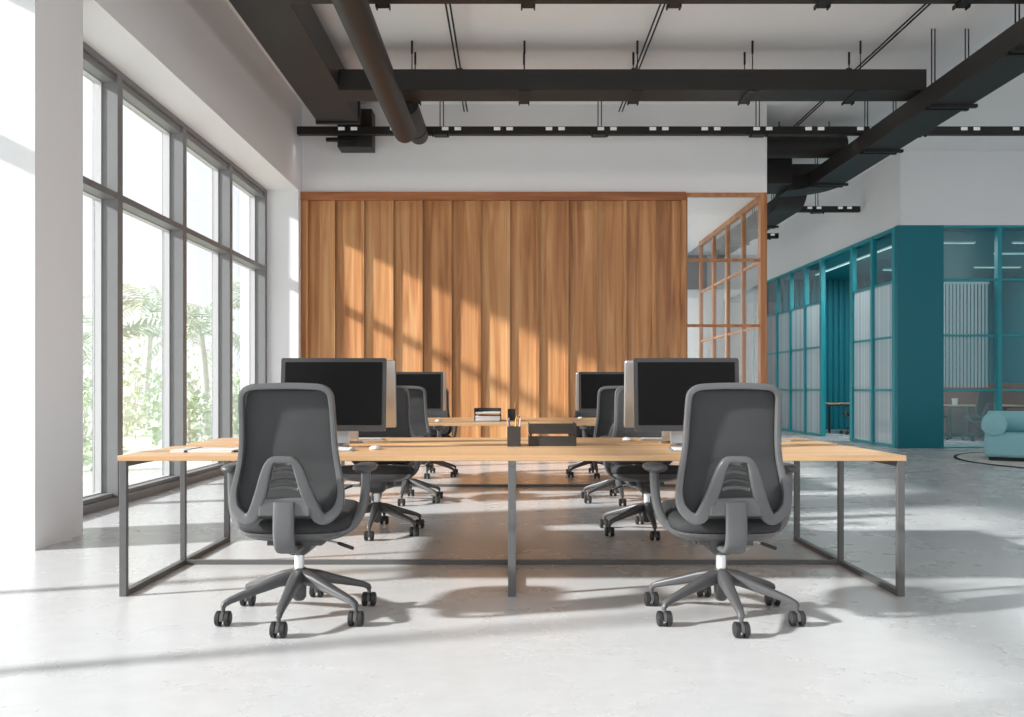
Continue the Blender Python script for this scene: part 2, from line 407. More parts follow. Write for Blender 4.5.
# the meeting room behind it
struct(MB().box(XL, 3.93, YB + 0.14, 18.6, ZT + 0.01, ZT + 0.1).build('ceiling_meeting_room', M['ceiling'], smooth=None))
wm = MB().box(XL, 4.6, 18.6, 18.8, 0, ZC)
wmo = struct(wm.build('wall_meeting_room', M['plaster'], smooth=None))
MB().box(2.2, 4.4, 18.5, 18.6, 3.35, ZT).build('grey_band', M['greywall'], wmo, smooth=None)
cab = thing('tall_cabinet', 'white tall cabinet with flat doors seen through the oak-framed glass', 'cabinet', (3.3, 18.25, 0))
MB().box(-0.75, 0.95, -0.22, 0.24, 0, 3.1).build('body', M['white'], cab, smooth=None)
for x in (-0.74, -0.18, 0.38):
    d = MB().box(x, x + 0.55, -0.245, -0.222, 0.02, 3.08).build('door', M['white'], cab, smooth=None, bevel=0.003)
    MB().box(x + 0.50, x + 0.515, -0.27, -0.245, 1.0, 1.3).build('handle', M['silver'], d, smooth=None)
cl_ = thing('fill_ceiling_panel', 'flat square fill panel added out of view in the meeting room behind the oak wall', 'ceiling light', (1.2, 15.5, ZT + 0.01))  # panel added behind the oak wall to brighten the meeting room
MB().box(-0.6, 0.6, -0.6, 0.6, -0.05, 0).build('frame', M['white'], cl_, smooth=None)
MB().box(-0.56, 0.56, -0.56, 0.56, -0.055, -0.049).build('diffuser', M['roomfill'], cl_, smooth=None)

# ------------------------------------------------------------------ teal glass office
XO = 7.15; YO = 15.1
up = MB().box(XO, 13.2, YO, YO + 0.15, ZT, ZC).box(XO, XO + 0.15, YO + 0.15, 28, ZT, ZC)
struct(up.build('wall_office_upper', M['plaster'], smooth=None))
struct(MB().box(-4.3, 13.2, 27.8, 28, 0, ZC).build('wall_far', M['plaster'], smooth=None))
to = MB().box(XO - 0.045, 7.95, YO, YO + 0.12, 0, ZT)
struct(to.build('wall_office_front', M['teal'], smooth=None))
struct(MB().box(XO + 0.08, 13.0, YO + 0.13, 27.8, 4.02, ZT - 0.005).build('ceiling_office', M['teal'], smooth=None))
# reeded back wall of the office
fw = MB(); x = XO + 0.1
prof = []
while x < 13.0:
    prof += [(x, 22.0), (x + 0.03, 21.95), (x + 0.09, 21.95), (x + 0.12, 22.0)]; x += 0.15
vs = []; fs = []
for px, py in prof: vs += [(px, py, 0), (px, py, 4.02)]
for i in range(len(prof) - 1): fs.append((2 * i, 2 * i + 2, 2 * i + 3, 2 * i + 1))
fw.add(vs, fs); fw.box(XO + 0.1, 13, 22.02, 22.1, 0, 4.02)
struct(fw.build('wall_office_back', M['teal'], smooth=None))
struct(MB().box(12.9, 13.0, YO + 0.12, 22, 0, 4.0).build('wall_office_right', M['teal'], smooth=None))
# front glazing
ff = MB(); fxs = [7.95 + 1.03 * k for k in range(6)]
ff.box(7.95, 13, YO, YO + 0.1, ZT - 0.045, ZT); ff.box(7.95, 13, YO, YO + 0.1, 0, 0.03)
for x in fxs[1:]: ff.box(x - 0.04, x + 0.04, YO - 0.01, YO + 0.1, 0.03, ZT - 0.045)
for z in (1.07, 2.08, 3.11): ff.box(7.95, 13, YO + 0.02, YO + 0.07, z - 0.02, z + 0.02)
w7 = struct(ff.build('window_6', M['tealframe'], smooth=None, bevel=0.003))
ZR = [(0.03, 1.05), (1.09, 2.06), (2.10, 3.09), (3.13, ZT - 0.045)]
for i in range(5):
    for z0, z1 in ZR:
        MB().box(fxs[i] + (0.04 if i else 0), fxs[i + 1] - 0.04, YO + 0.04, YO + 0.05, z0, z1).build('glass_pane', M['hazeglass'], w7, smooth=None)
# side glazing along the corridor, with a doorway
def side_glazing(num, posts, wide):
    f = MB()
    y0, y1 = posts[0], posts[-1]
    f.box(XO - 0.03, XO + 0.05, y0, y1, ZT - 0.06, ZT); f.box(XO - 0.03, XO + 0.05, y0, y1, 0, 0.05)
    for z in (1.07, 2.07, 3.11): f.box(XO - 0.015, XO + 0.03, y0, y1, z - 0.02, z + 0.02)
    for i, y in enumerate(posts):
        h = 0.06 if i in wide else 0.045
        f.box(XO - 0.045, XO + 0.055, y - h, y + h, 0, ZT - 0.005)
    o = struct(f.build('window_%d' % num, M['tealframe'], smooth=None, bevel=0.003))
    for a, b in zip(posts, posts[1:]):
        for k, (z0, z1) in enumerate(((0.05, 1.05), (1.09, 2.05), (2.09, 3.09), (3.13, ZT - 0.06))):
            MB().box(XO + 0.0, XO + 0.01, a + 0.045, b - 0.045, z0, z1).build('glass_pane', M['glass'] if k == 3 else M['reed'], o, smooth=None)
    return o
side_glazing(7, [15.285, 16.22, 17.2], (0, 2))
side_glazing(8, [18.9, 19.95, 21.0, 22.05, 23.1, 24.15], (0,))
MB_l = MB().box(XO - 0.03, XO + 0.05, 17.2, 18.9, ZT - 0.06, ZT)
struct(MB_l.build('door_1', M['tealframe'], smooth=None))
# office ceiling line lamps
li = 0
lamp_spots = [(8.55, 16.3, 1.3, 0), (10.6, 16.3, 1.3, 0), (8.9, 18.0, 1.1, 0), (10.9, 17.6, 1.1, 0), (9.6, 20.0, 1.1, 0), (11.6, 19.6, 1.1, 0), (7.75, 18.6, 4.6, 1)]
lamp_names = ['short teal-white line lamp just inside the office front glass', 'line lamp at the right end of the first row in the office', 'line lamp over the middle of the office, behind the first row', 'line lamp over the right half of the office, second row', 'line lamp close to the reeded back wall of the office', 'line lamp deep in the right corner of the office', 'long line lamp running parallel to the corridor glazing']
for (x, y, l, d), nm in zip(lamp_spots, lamp_names):
    t = thing('ceiling_lamp', nm, 'ceiling lamp', (x, y, 4.02), PI / 2 if d else 0, 'line lamps on the teal office ceiling')
    MB().box(-l / 2, l / 2, -0.03, 0.03, -0.03, 0).build('housing', M['white'], t, smooth=None)
    MB().box(-l / 2 + 0.01, l / 2 - 0.01, -0.025, 0.025, -0.036, -0.029).build('diffuser', M['led'], t, smooth=None)
    la = bpy.data.lights.new('line_lamp_light', 'AREA'); la.shape = 'RECTANGLE'; la.size = l; la.size_y = 0.06; la.energy = 15 * l; la.color = (0.9, 1.0, 1.0)
    lo = bpy.data.objects.new('line_lamp_light', la); COL.objects.link(lo); lo.location = (0, 0, -0.045); lo.parent = t
# vertical blind behind the first front pane
vb = thing('vertical_blind', 'pale vertical slat blind hanging behind the first pane beside the teal panel', 'blind', (8.455, 15.36, 0))
MB().box(-0.47, 0.47, -0.03, 0.03, 3.06, 3.10).build('head_rail', M['white'], vb, smooth=None)
sl = MB()
for k in range(14):
    c = -0.435 + k * 0.067
    sl.box(-0.034, 0.034, -0.002, 0.002, 1.12, 3.06, Matrix.Translation((c, 0, 0)) @ Matrix.Rotation(0.5, 4, 'Z'))
sl.build('slats', M['blind'], vb, smooth=None)

# ------------------------------------------------------------------ ceiling services
def rod_pair(mb, x, y, z0, z1=ZC, r=0.007):
    mb.cyl((x, y, z0), (x, y, z1), r, n=8)
BX = [-1.26, 0.157, 1.58, 3.03, 4.39]
def cable_duct(label, yf, yr, x0, x1):
    t = thing('box_duct', label, 'duct', (0, yf, 0), 0, 'slim box ducts crossing under the ceiling')
    w = yr - yf
    MB().box(x0, x1, 0, w, 4.85, 5.114).build('duct_body', M['duct'], t, smooth=None, bevel=0.006)
    for x in BX:
        MB().box(x - 0.07, x + 0.07, -0.012, w + 0.05, 4.832, 4.85).box(x - 0.07, x - 0.055, w - 0.03, w + 0.05, 4.812, 4.832).box(x + 0.055, x + 0.07, w - 0.03, w + 0.05, 4.812, 4.832).build('bracket', M['track'], t, smooth=None)
        for yy in (0.03, w - 0.03):
            rr = MB(); rod_pair(rr, x, yy, 5.11); rr.cyl((x, yy, ZC - 0.16), (x, yy, ZC), 0.014, n=8)
            rr.build('hanger_rod', M['track'], t)
    return t
cable_duct('dark slim box duct hanging across the room nearer the wood wall', 10.30, 10.71, -2.18, 5.21)
cable_duct('dark slim box duct along the top edge of the photo, nearest the camera', 7.59, 8.00, -2.18, 5.21)

def track(label, y, z, x0, x1, hang, cells, watts, name='track_light'):
    t = thing(name, label, 'track light', (0, y, z), 0, 'track lights with paired lamp cells')
    MB().box(x0, x1, -0.05, 0.05, -0.058, 0.058).build('rail', M['track'], t, smooth=None, bevel=0.006)
    for x in cells:
        for d in (0, 0.186):
            if x + d + 0.1 < x1: MB().box(x + d, x + d + 0.095, -0.054, -0.049, -0.002, 0.046).build('lamp_cell', M['slot'], t, smooth=None)
    if watts:
        la = bpy.data.lights.new('track_lamp_light', 'AREA'); la.spread = R(110); la.shape = 'RECTANGLE'; la.size = x1 - x0; la.size_y = 0.08; la.energy = watts; la.color = (1.0, 0.98, 0.95)
        lo = bpy.data.objects.new('track_lamp_light', la); COL.objects.link(lo); lo.location = ((x0 + x1) / 2, 0, -0.13); lo.parent = t
    for x in hang:
        MB().box(x - 0.11, x + 0.11, -0.09, 0.07, -0.075, -0.058).box(x - 0.13, x - 0.11, -0.1, -0.07, -0.11, -0.02).box(x + 0.09, x + 0.12, -0.1, -0.07, -0.11, -0.02).build('clamp', M['track'], t, smooth=None)
        for d in (-0.02, 0.03):
            MB().cyl((x + d, 0, 0.05), (x + d, 0, ZC - z), 0.008, n=8).build('hanger_rod', M['track'], t)
    return t
tx0 = (442 - 512) * 12.15 / F
track('long black track light spanning the room in front of the white back wall', 12.2, 4.93, -3.19, 12.9,
      [-3.4 + 2.35 * k for k in range(1, 7)], [tx0 + 0.769 * k for k in range(-2, 16)], 14)
track('black track light over the corridor, upper of the two behind the curved duct', 16.7, 4.75, 5.72, 7.08, [6.2], [6.62, 6.0], 0)
track('short black track light deepest in the corridor, lower of the two', 19.5, 4.73, 5.72, 6.33, [6.0], [5.95], 0)

# left: big flat duct along the window side
t = thing('flat_duct', 'wide flat dark duct running along the ceiling above the window side', 'duct', (0, 0, 0))
MB().box(-2.776, -2.186, 2.0, 11.66, 4.90, 5.29).build('duct_body', M['duct'], t, smooth=None, bevel=0.008)
MB().box(-2.795, -2.165, 11.66, 11.71, 4.87, 5.31).build('flange', M['duct'], t, smooth=None, bevel=0.006)
MB().box(-2.62, -2.10, 12.30, 12.60, 4.72, 5.30).build('end_box', M['duct'], t, smooth=None, bevel=0.01)
MB().box(-2.55, -2.25, 11.70, 12.30, 5.01, 5.28).build('neck', M['duct'], t, smooth=None)
MB().box(-2.78, -2.3, 12.24, 12.30, 4.80, 4.85).build('bracket', M['track'], t, smooth=None)
for y in (4.2,):
    MB().box(-2.83, -2.13, y, y + 0.05, 4.875, 4.90).build('bracket', M['track'], t, smooth=None)
    for x in (-2.81, -2.15): MB().cyl((x, y + 0.025, 4.88), (x, y + 0.025, ZC), 0.008, n=8).build('hanger_rod', M['track'], t)
# round ducts
def round_duct(label, x, z, r, y0, y1, straps):
    t = thing('round_duct', label, 'duct', (x, y0, z), 0, 'round ducts running away from the camera')
    b = MB(); L = y1 - y0
    b.tube([(0, 0, 0), (0, L - 0.02, 0), (0, L, 0)], [r, r, r * 0.93], n=32)
    b.build('pipe', M['duct'], t, smooth=50)
    for s in straps:
        MB().tube([(0, s, 0), (0, s + 0.04, 0)], r * 1.025, n=32).build('strap', M['track'], t, smooth=50)
        MB().cyl((0, s + 0.02, r), (0, s + 0.02, ZC - z), 0.008, n=8).build('hanger_rod', M['track'], t)
    return t
round_duct('long dark round duct running away beside the wide flat duct', -1.395, 4.44, 0.144, 5.8, 10.7, (0.5,))
round_duct('short dark round duct end tucked behind the long one', -1.37, 4.83, 0.137, 10.76, 12.1, (1.0,))

# conduit pairs along the ceiling
def conduits(label, x, y1, dx=0.048):
    t = thing('conduit_pair', label, 'conduit', (x, 2.0, 5.36), 0, 'pairs of thin conduits under the ceiling')
    for d in (0, dx):
        MB().cyl((d, 0, 0), (d, y1 - 2.0, 0), 0.011, n=8).build('conduit', M['track'], t)
    for y in (0.4, 9.2):
        MB().box(-0.012, dx + 0.012, y, y + 0.012, 0.011, 0.118).build('clip', M['track'], t, smooth=None)
conduits('pair of thin dark conduits left of the room centre on the ceiling', -0.735, 12.6)
conduits('pair of thin dark conduits right of the room centre on the ceiling', 1.645, 12.6)
conduits('pair of thin dark conduits above the right-hand duct, running into the corridor', 4.58, 13.6)

# right: big box duct with elbow, a branch to the left and a riser
t = thing('corridor_duct', 'large dark box duct on the right that turns and dips into the corridor', 'duct', (0, 0, 0))
DX0, DX1, DZ0, DZ1 = 5.10, 5.61, 4.56, 4.81
MB().box(DX0, DX1, 4.0, 14.0, DZ0, DZ1).build('duct_body', M['duct'], t, smooth=None, bevel=0.008)
def elbow(cx, cy, a0, a1, ri, ro, z0, z1, n=12):
    b = MB(); rg = []
    for k in range(n + 1):
        a = a0 + (a1 - a0) * k / n; c, s = math.cos(a), math.sin(a)
        rg.append([(cx + ri * c, cy + ri * s, z0), (cx + ro * c, cy + ro * s, z0), (cx + ro * c, cy + ro * s, z1), (cx + ri * c, cy + ri * s, z1)])
    return b.rings(rg)
elbow(4.80, 14.0, 0, PI / 2, 0.30, 0.81, DZ0, DZ1).build('elbow', M['duct'], t, smooth=40)
MB().box(3.2, 4.82, 14.1, 14.81, 4.63, 5.10).build('branch', M['duct'], t, smooth=None, bevel=0.01)
# far duct: rises from below the branch
rz = MB(); rg = []
for k in range(11):
    a = -PI / 2 * k / 10
    # centre of the bend: (y = 16.1, z = DZ1 + .35)
    cy, cz = 16.0, 5.05
    ri, ro = 0.24, 0.49
    s_, c_ = math.sin(PI / 2 * k / 10), math.cos(PI / 2 * k / 10)
    yi, zi = cy - ri * c_, cz - ri * s_; yo, zo = cy - ro * c_, cz - ro * s_
    rg.append([(DX0, yi, zi), (DX1, yi, zi), (DX1, yo, zo), (DX0, yo, zo)])
MB().rings(rg).build('riser_bend', M['duct'], t, smooth=40)
MB().box(DX0, DX1, 16.0, 24.0, DZ0, DZ1).build('far_duct', M['duct'], t, smooth=None, bevel=0.008)
MB().box(DX0 - 0.3, DX1, 14.6, 15.76, 4.84, 5.10).build('bridge', M['duct'], t, smooth=None)
for y in (6.6, 8.3, 9.96, 11.85, 13.8, 17.4, 19.5):
    MB().box(DX0 - 0.01, DX1 + 0.05, y, y + 0.05, DZ0 - 0.04, DZ0).box(DX0 - 0.01, DX1 + 0.01, y + 0.12, y + 0.17, DZ0 - 0.035, DZ0).build('bracket', M['track'], t, smooth=None)
    for x in (DX0 + 0.01, DX0 + 0.05, DX1 - 0.09, DX1 - 0.05): MB().cyl((x, y + 0.025, DZ1 - 0.01), (x, y + 0.025, ZC), 0.008, n=8).build('hanger_rod', M['track'], t)
t = thing('round_cross_duct', 'dark round duct lying across the corridor mouth behind the white wall corner', 'duct', (0, 13.45, 5.06))
MB().tube([(3.3, 0, 0), (5.36, 0, 0)], 0.175, n=32).build('pipe', M['duct'], t, smooth=50)
MB().tube([(5.36, 0, 0), (5.44, 0, 0)], 0.19, n=32).build('end_collar', M['track'], t, smooth=50)
for x in (4.15, 4.38, 5.2): MB().cyl((x, 0, 0.17), (x, 0, ZC - 5.06), 0.009, n=8).build('hanger_rod', M['track'], t)

# ------------------------------------------------------------------ bench desks
XE = 2.086
def bench(label, y0):
    t = thing('bench_desk', label, 'desk', (0, y0, 0), 0, 'long double bench desks')
    d1, g0, g1, d2 = 0.0, 0.752, 0.915, 1.604
    MB().box(-XE, XE, d1, g0, 0.717, 0.746).build('tabletop', M['deskwood'], t, smooth=None, bevel=0.003)
    MB().box(-XE, XE, g1, d2, 0.717, 0.746).build('tabletop', M['deskwood'], t, smooth=None, bevel=0.003)
    mid = 0.802
    for xc in (-2.058, 0.0, 2.058):
        h = 0.019 if xc else 0.021
        MB().box(xc - h, xc + h, 0.0, 0.028, 0.0, 0.687).build('leg', M['steel'], t, smooth=None, bevel=0.002)
        MB().box(xc - h * 0.85, xc + h * 0.85, mid - 0.014, mid + 0.014, 0.03, 0.687).build('leg', M['steel'], t, smooth=None, bevel=0.002)
        MB().box(xc - h, xc + h, d2 - 0.028, d2, 0.0, 0.687).build('leg', M['steel'], t, smooth=None, bevel=0.002)
        MB().box(xc - h, xc + h, 0.028, d2 - 0.028, 0.0, 0.03).build('foot_rail', M['steel'], t, smooth=None, bevel=0.002)
        MB().box(xc - h, xc + h, 0.0, d2, 0.687, 0.717).build('top_rail', M['steel'], t, smooth=None, bevel=0.002)
    MB().box(-2.04, -0.021, mid - 0.014, mid + 0.014, 0.0, 0.028).box(0.021, 2.04, mid - 0.014, mid + 0.014, 0.0, 0.028).build('stretcher', M['steel'], t, smooth=None, bevel=0.002)
    MB().box(-2.03, 2.03, g0 - 0.02, g1 + 0.02, 0.688, 0.694).box(-2.03, 2.03, g0 - 0.02, g0 - 0.014, 0.694, 0.717).box(-2.03, 2.03, g1 + 0.014, g1 + 0.02, 0.694, 0.717).build('cable_channel', M['deskwood'], t, smooth=None)
    return t
Y1 = 4.334; Y2 = 8.39
bench('long oak-topped bench desk with grey steel frame, nearest the camera', Y1)
bench('long oak-topped bench desk with grey steel frame, close to the wood wall', Y2)
DZ = 0.746

# ------------------------------------------------------------------ office chair
def make_chair():
    t = thing('office_chair', 'chair', 'office chair')
    # six-armed base
    MB().tube([(0, 0, 0.075), (0, 0, 0.09), (0, 0, 0.215), (0, 0, 0.232)], [0.022, 0.033, 0.036, 0.030], n=24).build('hub', M['chairdark'], t, smooth=40)
    MB().cyl((0, 0, 0.225), (0, 0, 0.32), 0.024, n=24).build('gas_column', M['chrome'], t)
    for k in range(6):
        a = R(30 + 60 * k) + R(0)
        c, s = math.cos(a), math.sin(a)
        def P(r, z): return (r * c, r * s, z)
        path = [P(0.02, 0.193), P(0.10, 0.180), P(0.20, 0.150), P(0.28, 0.127), P(0.325, 0.113), P(0.350, 0.100), P(0.356, 0.086)]
        MB().sweep(path, [0.066, 0.058, 0.048, 0.040, 0.035, 0.031, 0.026], [0.070, 0.058, 0.042, 0.034, 0.030, 0.028, 0.024], (0, 0, 1) if False else [Vector((-0.3 * c * 0, 0, 1))] * 5 + [Vector((c, s, 0.6)), Vector((c, s, 0.1))], e=3.5, n=16).build('leg', M['chairdark'], t, smooth=40)
        ca = MB()
        ca.cyl(P(0.355, 0.09), P(0.355, 0.05), 0.010, n=10)
        hood = []
        for j in range(9):
            b = R(-10 + 200 * j / 8)
            hood.append((math.cos(b) * 0.037, math.sin(b) * 0.037))
        # hood: thin arc strip between the wheels, turned across the arm
        tdir = Vector((0, 1, 0)); cx = Vector(P(0.355, 0.036))
        rg = [[cx + Vector((w, hy, hz)) for (hy, hz) in hood] for w in (-0.007, 0.007)]
        ca.rings([[cx + Vector((-0.008, hy * 0.9, hz * 0.9 - 0.002)) for hy, hz in hood] + [cx + Vector((-0.008, hy * 0.5, hz * 0.5 - 0.002)) for hy, hz in reversed(hood)],
                  [cx + Vector((0.008, hy * 0.9, hz * 0.9 - 0.002)) for hy, hz in hood] + [cx + Vector((0.008, hy * 0.5, hz * 0.5 - 0.002)) for hy, hz in reversed(hood)]])
        ca.cyl(cx + Vector((-0.03, 0, -0.001)), cx + Vector((0.03, 0, -0.001)), 0.007, n=10)
        co = ca.build('caster', M['chairdark'], t)
        for sx in (-1, 1):
            w0 = cx + Vector((sx * 0.010, 0, -0.0015)); w1 = cx + Vector((sx * 0.034, 0, -0.0015))
            d = w1 - w0
            MB().tube([w0, w0 + d * 0.12, w0 + d * 0.8, w1], [0.030, 0.0345, 0.0345, 0.027], n=24).build('wheel', M['rubber'], co, smooth=40)
    # mechanism
    m = MB()
    m.loft([(0.300, 0.040, 0.045, 0, 0.0, 3), (0.325, 0.070, 0.09, 0, 0.01, 4), (0.36, 0.085, 0.13, 0, 0.02, 4), (0.405, 0.095, 0.14, 0, 0.02, 4)], n=28)
    m.box(-0.13, 0.13, -0.09, 0.02, 0.355, 0.385)
    m.build('tilt_mechanism', M['chairdark'], t, smooth=40)
    lv = MB().tube([(0.10, -0.01, 0.372), (0.17, -0.01, 0.358), (0.20, -0.01, 0.350)], 0.005, n=8).build('lever', M['silver'], t)
    MB().tube([(0.188, -0.01, 0.353), (0.2, -0.01, 0.349), (0.262, -0.01, 0.327), (0.266, -0.01, 0.326)], [0.006, 0.009, 0.009, 0.006], n=10).build('lever_grip', M['rubber'], lv)
    # seat
    cy = 0.05
    def tilt(b):
        b.v = [(x, y, z + 0.10 * (y - 0.12)) for x, y, z in b.v]; return b
    tilt(MB().loft([(0.398, 0.13, 0.13, 0, cy, 3), (0.404, 0.18, 0.165, 0, cy, 3), (0.420, 0.228, 0.205, 0, cy, 3.5), (0.440, 0.255, 0.226, 0, cy, 4), (0.456, 0.262, 0.232, 0, cy, 4)], n=48)).build('seat_shell', M['chairframe'], t, smooth=50)
    lev = [(0.4555, 0.250, 0.222, 0, cy, 4), (0.462, 0.268, 0.238, 0, cy, 4), (0.480, 0.274, 0.243, 0, cy, 4), (0.500, 0.272, 0.241, 0, cy, 4), (0.514, 0.260, 0.228, 0, cy, 4), (0.522, 0.235, 0.205, 0, cy, 3.6), (0.526, 0.17, 0.15, 0, cy, 3)]
    tilt(MB().loft(lev, n=48)).build('seat', M['cushion'], t, smooth=60)
    # arms
    half = [(0.0, -0.085, 0.392), (0.14, -0.083, 0.396), (0.225, -0.07, 0.417), (0.283, -0.045, 0.462), (0.311, -0.02, 0.53), (0.321, -0.005, 0.61), (0.324, 0.0, 0.70)]
    full = [(-x, y, z) for x, y, z in reversed(half[1:])] + half
    sp = smooth_path(full, 4)
    ups = [Vector((0, 1, 0))] * len(sp)
    MB().sweep(sp, [0.030 + 0.013 * min(1, abs(p[0]) / 0.3) for p in sp], 0.046, ups, e=3.5, n=16).build('arm_frame', M['chairframe'], t, smooth=50)
    for sx in (-1, 1):
        pb = MB()
        pb.loft([(0.696, 0.022, 0.07, sx * 0.322, 0.02, 2.5), (0.703, 0.046, 0.115, sx * 0.318, 0.03, 2.5), (0.713, 0.055, 0.128, sx * 0.316, 0.03, 2.6), (0.724, 0.053, 0.126, sx * 0.316, 0.03, 2.6), (0.732, 0.042, 0.110, sx * 0.316, 0.03, 2.5), (0.735, 0.02, 0.085, sx * 0.316, 0.03, 2.3)], n=32)
        pb.build('armrest', M['chairdark'], t, smooth=60)
    # backrest frame: closed ribbon running round the back and up into an inverted U
    YF = [(0.46, -0.235), (0.56, -0.215), (0.66, -0.195), (0.76, -0.188), (0.90, -0.202), (1.02, -0.222), (1.12, -0.238)]
    hp = [  # x, y, z, width
        (0.000, -0.292, 0.781, 0.030), (0.042, -0.292, 0.779, 0.030), (0.064, -0.288, 0.752, 0.038), (0.082, -0.280, 0.700, 0.048), (0.101, -0.268, 0.635, 0.053),
        (0.124, -0.252, 0.575, 0.054), (0.148, -0.240, 0.520, 0.058), (0.178, -0.234, 0.505, 0.052), (0.212, -0.228, 0.525, 0.046), (0.239, -0.219, 0.562, 0.040),
        (0.2455, -0.206, 0.620, 0.030), (0.236, -0.193, 0.690, 0.027), (0.2225, -0.188, 0.765, 0.025), (0.213, -0.195, 0.850, 0.024), (0.2095, -0.208, 0.950, 0.024),
        (0.206, -0.224, 1.035, 0.025), (0.198, -0.231, 1.078, 0.027), (0.166, -0.236, 1.103, 0.029), (0.100, -0.237, 1.110, 0.030), (0.0, -0.237, 1.112, 0.030)]
    loop = hp + [(-x, y, z, w) for x, y, z, w in reversed(hp[1:-1])]
    sp = smooth_path(loop, 4, True)
    MB().sweep([p[:3] for p in sp], [p[3] for p in sp], 0.036, Vector((0, 1, 0)), loop=True, e=7, n=16).build('backrest_frame', M['chairframe'], t, smooth=32)
    HW = [(0.50, 0.175), (0.53, 0.222), (0.56, 0.243), (0.62, 0.249), (0.69, 0.239), (0.765, 0.227), (0.85, 0.218), (0.95, 0.214), (1.035, 0.209), (1.075, 0.198), (1.10, 0.165)]
    def back(u, v):
        z = 0.50 + 0.60 * v; s = 2 * u - 1
        y = interp(YF, z) + 0.026 - 0.010 * (1 - s * s) * max(0, math.sin((z - 0.5) / 0.6 * PI))
        return (s * interp(HW, z), y, z)
    MB().grid(back, 20, 36).build('backrest_mesh', M['mesh'], t, smooth=80, solid=0.006)
    # lumbar support slats inside the inverted U
    for z, w, h in ((0.748, 0.045, 0.016), (0.715, 0.052, 0.020), (0.676, 0.060, 0.016), (0.643, 0.066, 0.020)):
        pth = [(-w, -0.262, z), (-w * 0.5, -0.248, z + 0.006), (0, -0.244, z + 0.008), (w * 0.5, -0.248, z + 0.006), (w, -0.262, z)]
        MB().sweep(pth, [h] * 5, 0.012, Vector((0, 1, 0)), e=3).build('lumbar_slat', M['chairdark'] if h < 0.018 else M['chairframe'], t, smooth=50)
    # spine: crossbar and stem running under the seat
    MB().box(-0.118, 0.118, -0.270, -0.246, 0.520, 0.605).build('crossbar', M['chairframe'], t, smooth=None, bevel=0.008)
    st = smooth_path([(0, -0.268, 0.585), (0, -0.276, 0.50), (0, -0.272, 0.42), (0, -0.245, 0.372), (0, -0.19, 0.352), (0, -0.08, 0.350)], 5)
    MB().sweep(st, [0.096] * len(st), 0.030, Vector((0, -0.7, -0.7)), e=4, n=16).build('spine', M['chairframe'], t, smooth=50)
    return t
OFF = 0.354
chairs = [
    (-1.032, Y1 - OFF, 0, 'foremost swivel chair on the window side, its grey mesh back to the camera'),
    (1.014, Y1 - OFF, 0, 'foremost swivel chair on the teal office side, its grey mesh back to the camera'),
    (-1.035, Y1 + 1.604 + OFF, PI, 'swivel chair facing the camera across the near bench, behind the left monitors'),
    (1.035, Y1 + 1.604 + OFF, PI, 'swivel chair facing the camera across the near bench, behind the right monitors'),
    (-1.035, Y2 - OFF, 0, 'swivel chair with its back to the camera at the far bench, left seat'),
    (1.035, Y2 - OFF, 0, 'swivel chair with its back to the camera at the far bench, right seat'),
    (-1.035, Y2 + 1.604 + OFF, PI, 'swivel chair between far bench and wood wall, behind the left far monitors'),
    (1.035, Y2 + 1.604 + OFF, PI, 'swivel chair between far bench and wood wall, behind the right far monitors')]
chair0 = make_chair()
for i, (x, y, rz, lb) in enumerate(chairs):
    o = chair0 if i == 0 else copy_tree(chair0)
    o.location = (x, y, 0); o.rotation_euler = (0, 0, rz)
    tag(o, lb, 'office chair', 'mesh-back swivel chairs at the bench desks')

# ------------------------------------------------------------------ monitors
def make_monitor():
    t = thing('monitor', 'm', 'monitor')
    T = Matrix.Translation((0, 0, 0.10)) @ Matrix.Rotation(R(-5), 4, 'X')
    W, H = 0.317, 0.44
    def rr(w, z0, z1, y, r=0.012, n=5):
        pts = []
        for cx, cz, a0 in ((w - r, z1 - r, 0), (-w + r, z1 - r, 90), (-w + r, z0 + r, 180), (w - r, z0 + r, 270)):
            for k in range(n): 
                a = R(a0 + 90 * k / (n - 1)); pts.append(T @ Vector((cx + r * math.cos(a), y, cz + r * math.sin(a))))
        return pts
    MB().rings([rr(W, 0, H, 0.0), rr(W, 0, H, 0.006)]).build('bezel', M['bezel'], t)
    MB().rings([rr(W, 0, H, 0.006), rr(W, 0, H, 0.012), rr(W * 0.985, 0.005, H - 0.005, 0.022, 0.016)]).build('housing', M['silver'], t, smooth=50)
    MB().rings([rr(W - 0.025, 0.036, H - 0.025, -0.0015, 0.003), rr(W - 0.025, 0.036, H - 0.025, 0.001, 0.003)]).build('screen', M['screen'], t)
    st = smooth_path([(0, 0.075, 0.30), (0, 0.095, 0.20), (0, 0.10, 0.10), (0, 0.09, 0.02), (0, 0.06, 0.0065), (0, -0.02, 0.0062), (0, -0.06, 0.0062)], 4)
    s = MB().sweep(st, [0.17] * len(st), 0.011, Vector((0, 1, 0.3)) if False else [Vector((0, 1, 0)) if p[2] > 0.06 else Vector((0, 0.7, 0.7)) if p[2] > 0.012 else Vector((0, 0, 1)) for p in st], e=5, n=16)
    s.build('stand', M['silver'], t, smooth=50)
    return t
def look(desk, side, far):
    d = 'near' if desk == 1 else 'far'
    s = 'left' if side < 0 else 'right'
    if far: return 'silver-backed monitor turned away from the camera on the %s bench, %s pair' % (d, s)
    return 'black-screened monitor facing the camera on the %s bench, %s pair' % (d, s)
mon0 = make_monitor(); first = True
for desk, y0 in ((1, Y1), (2, Y2)):
    for side in (-1, 1):
        for far in (0, 1):
            o = mon0 if first else copy_tree(mon0); first = False
            yy = 0.566 if not far else 1.604 - 0.566
            o.location = (-1.072 if side < 0 else 1.048, y0 + yy, DZ); o.rotation_euler = (0, 0, PI if far else 0)
            tag(o, look(desk, side, far), 'monitor', 'monitors in back-to-back pairs')

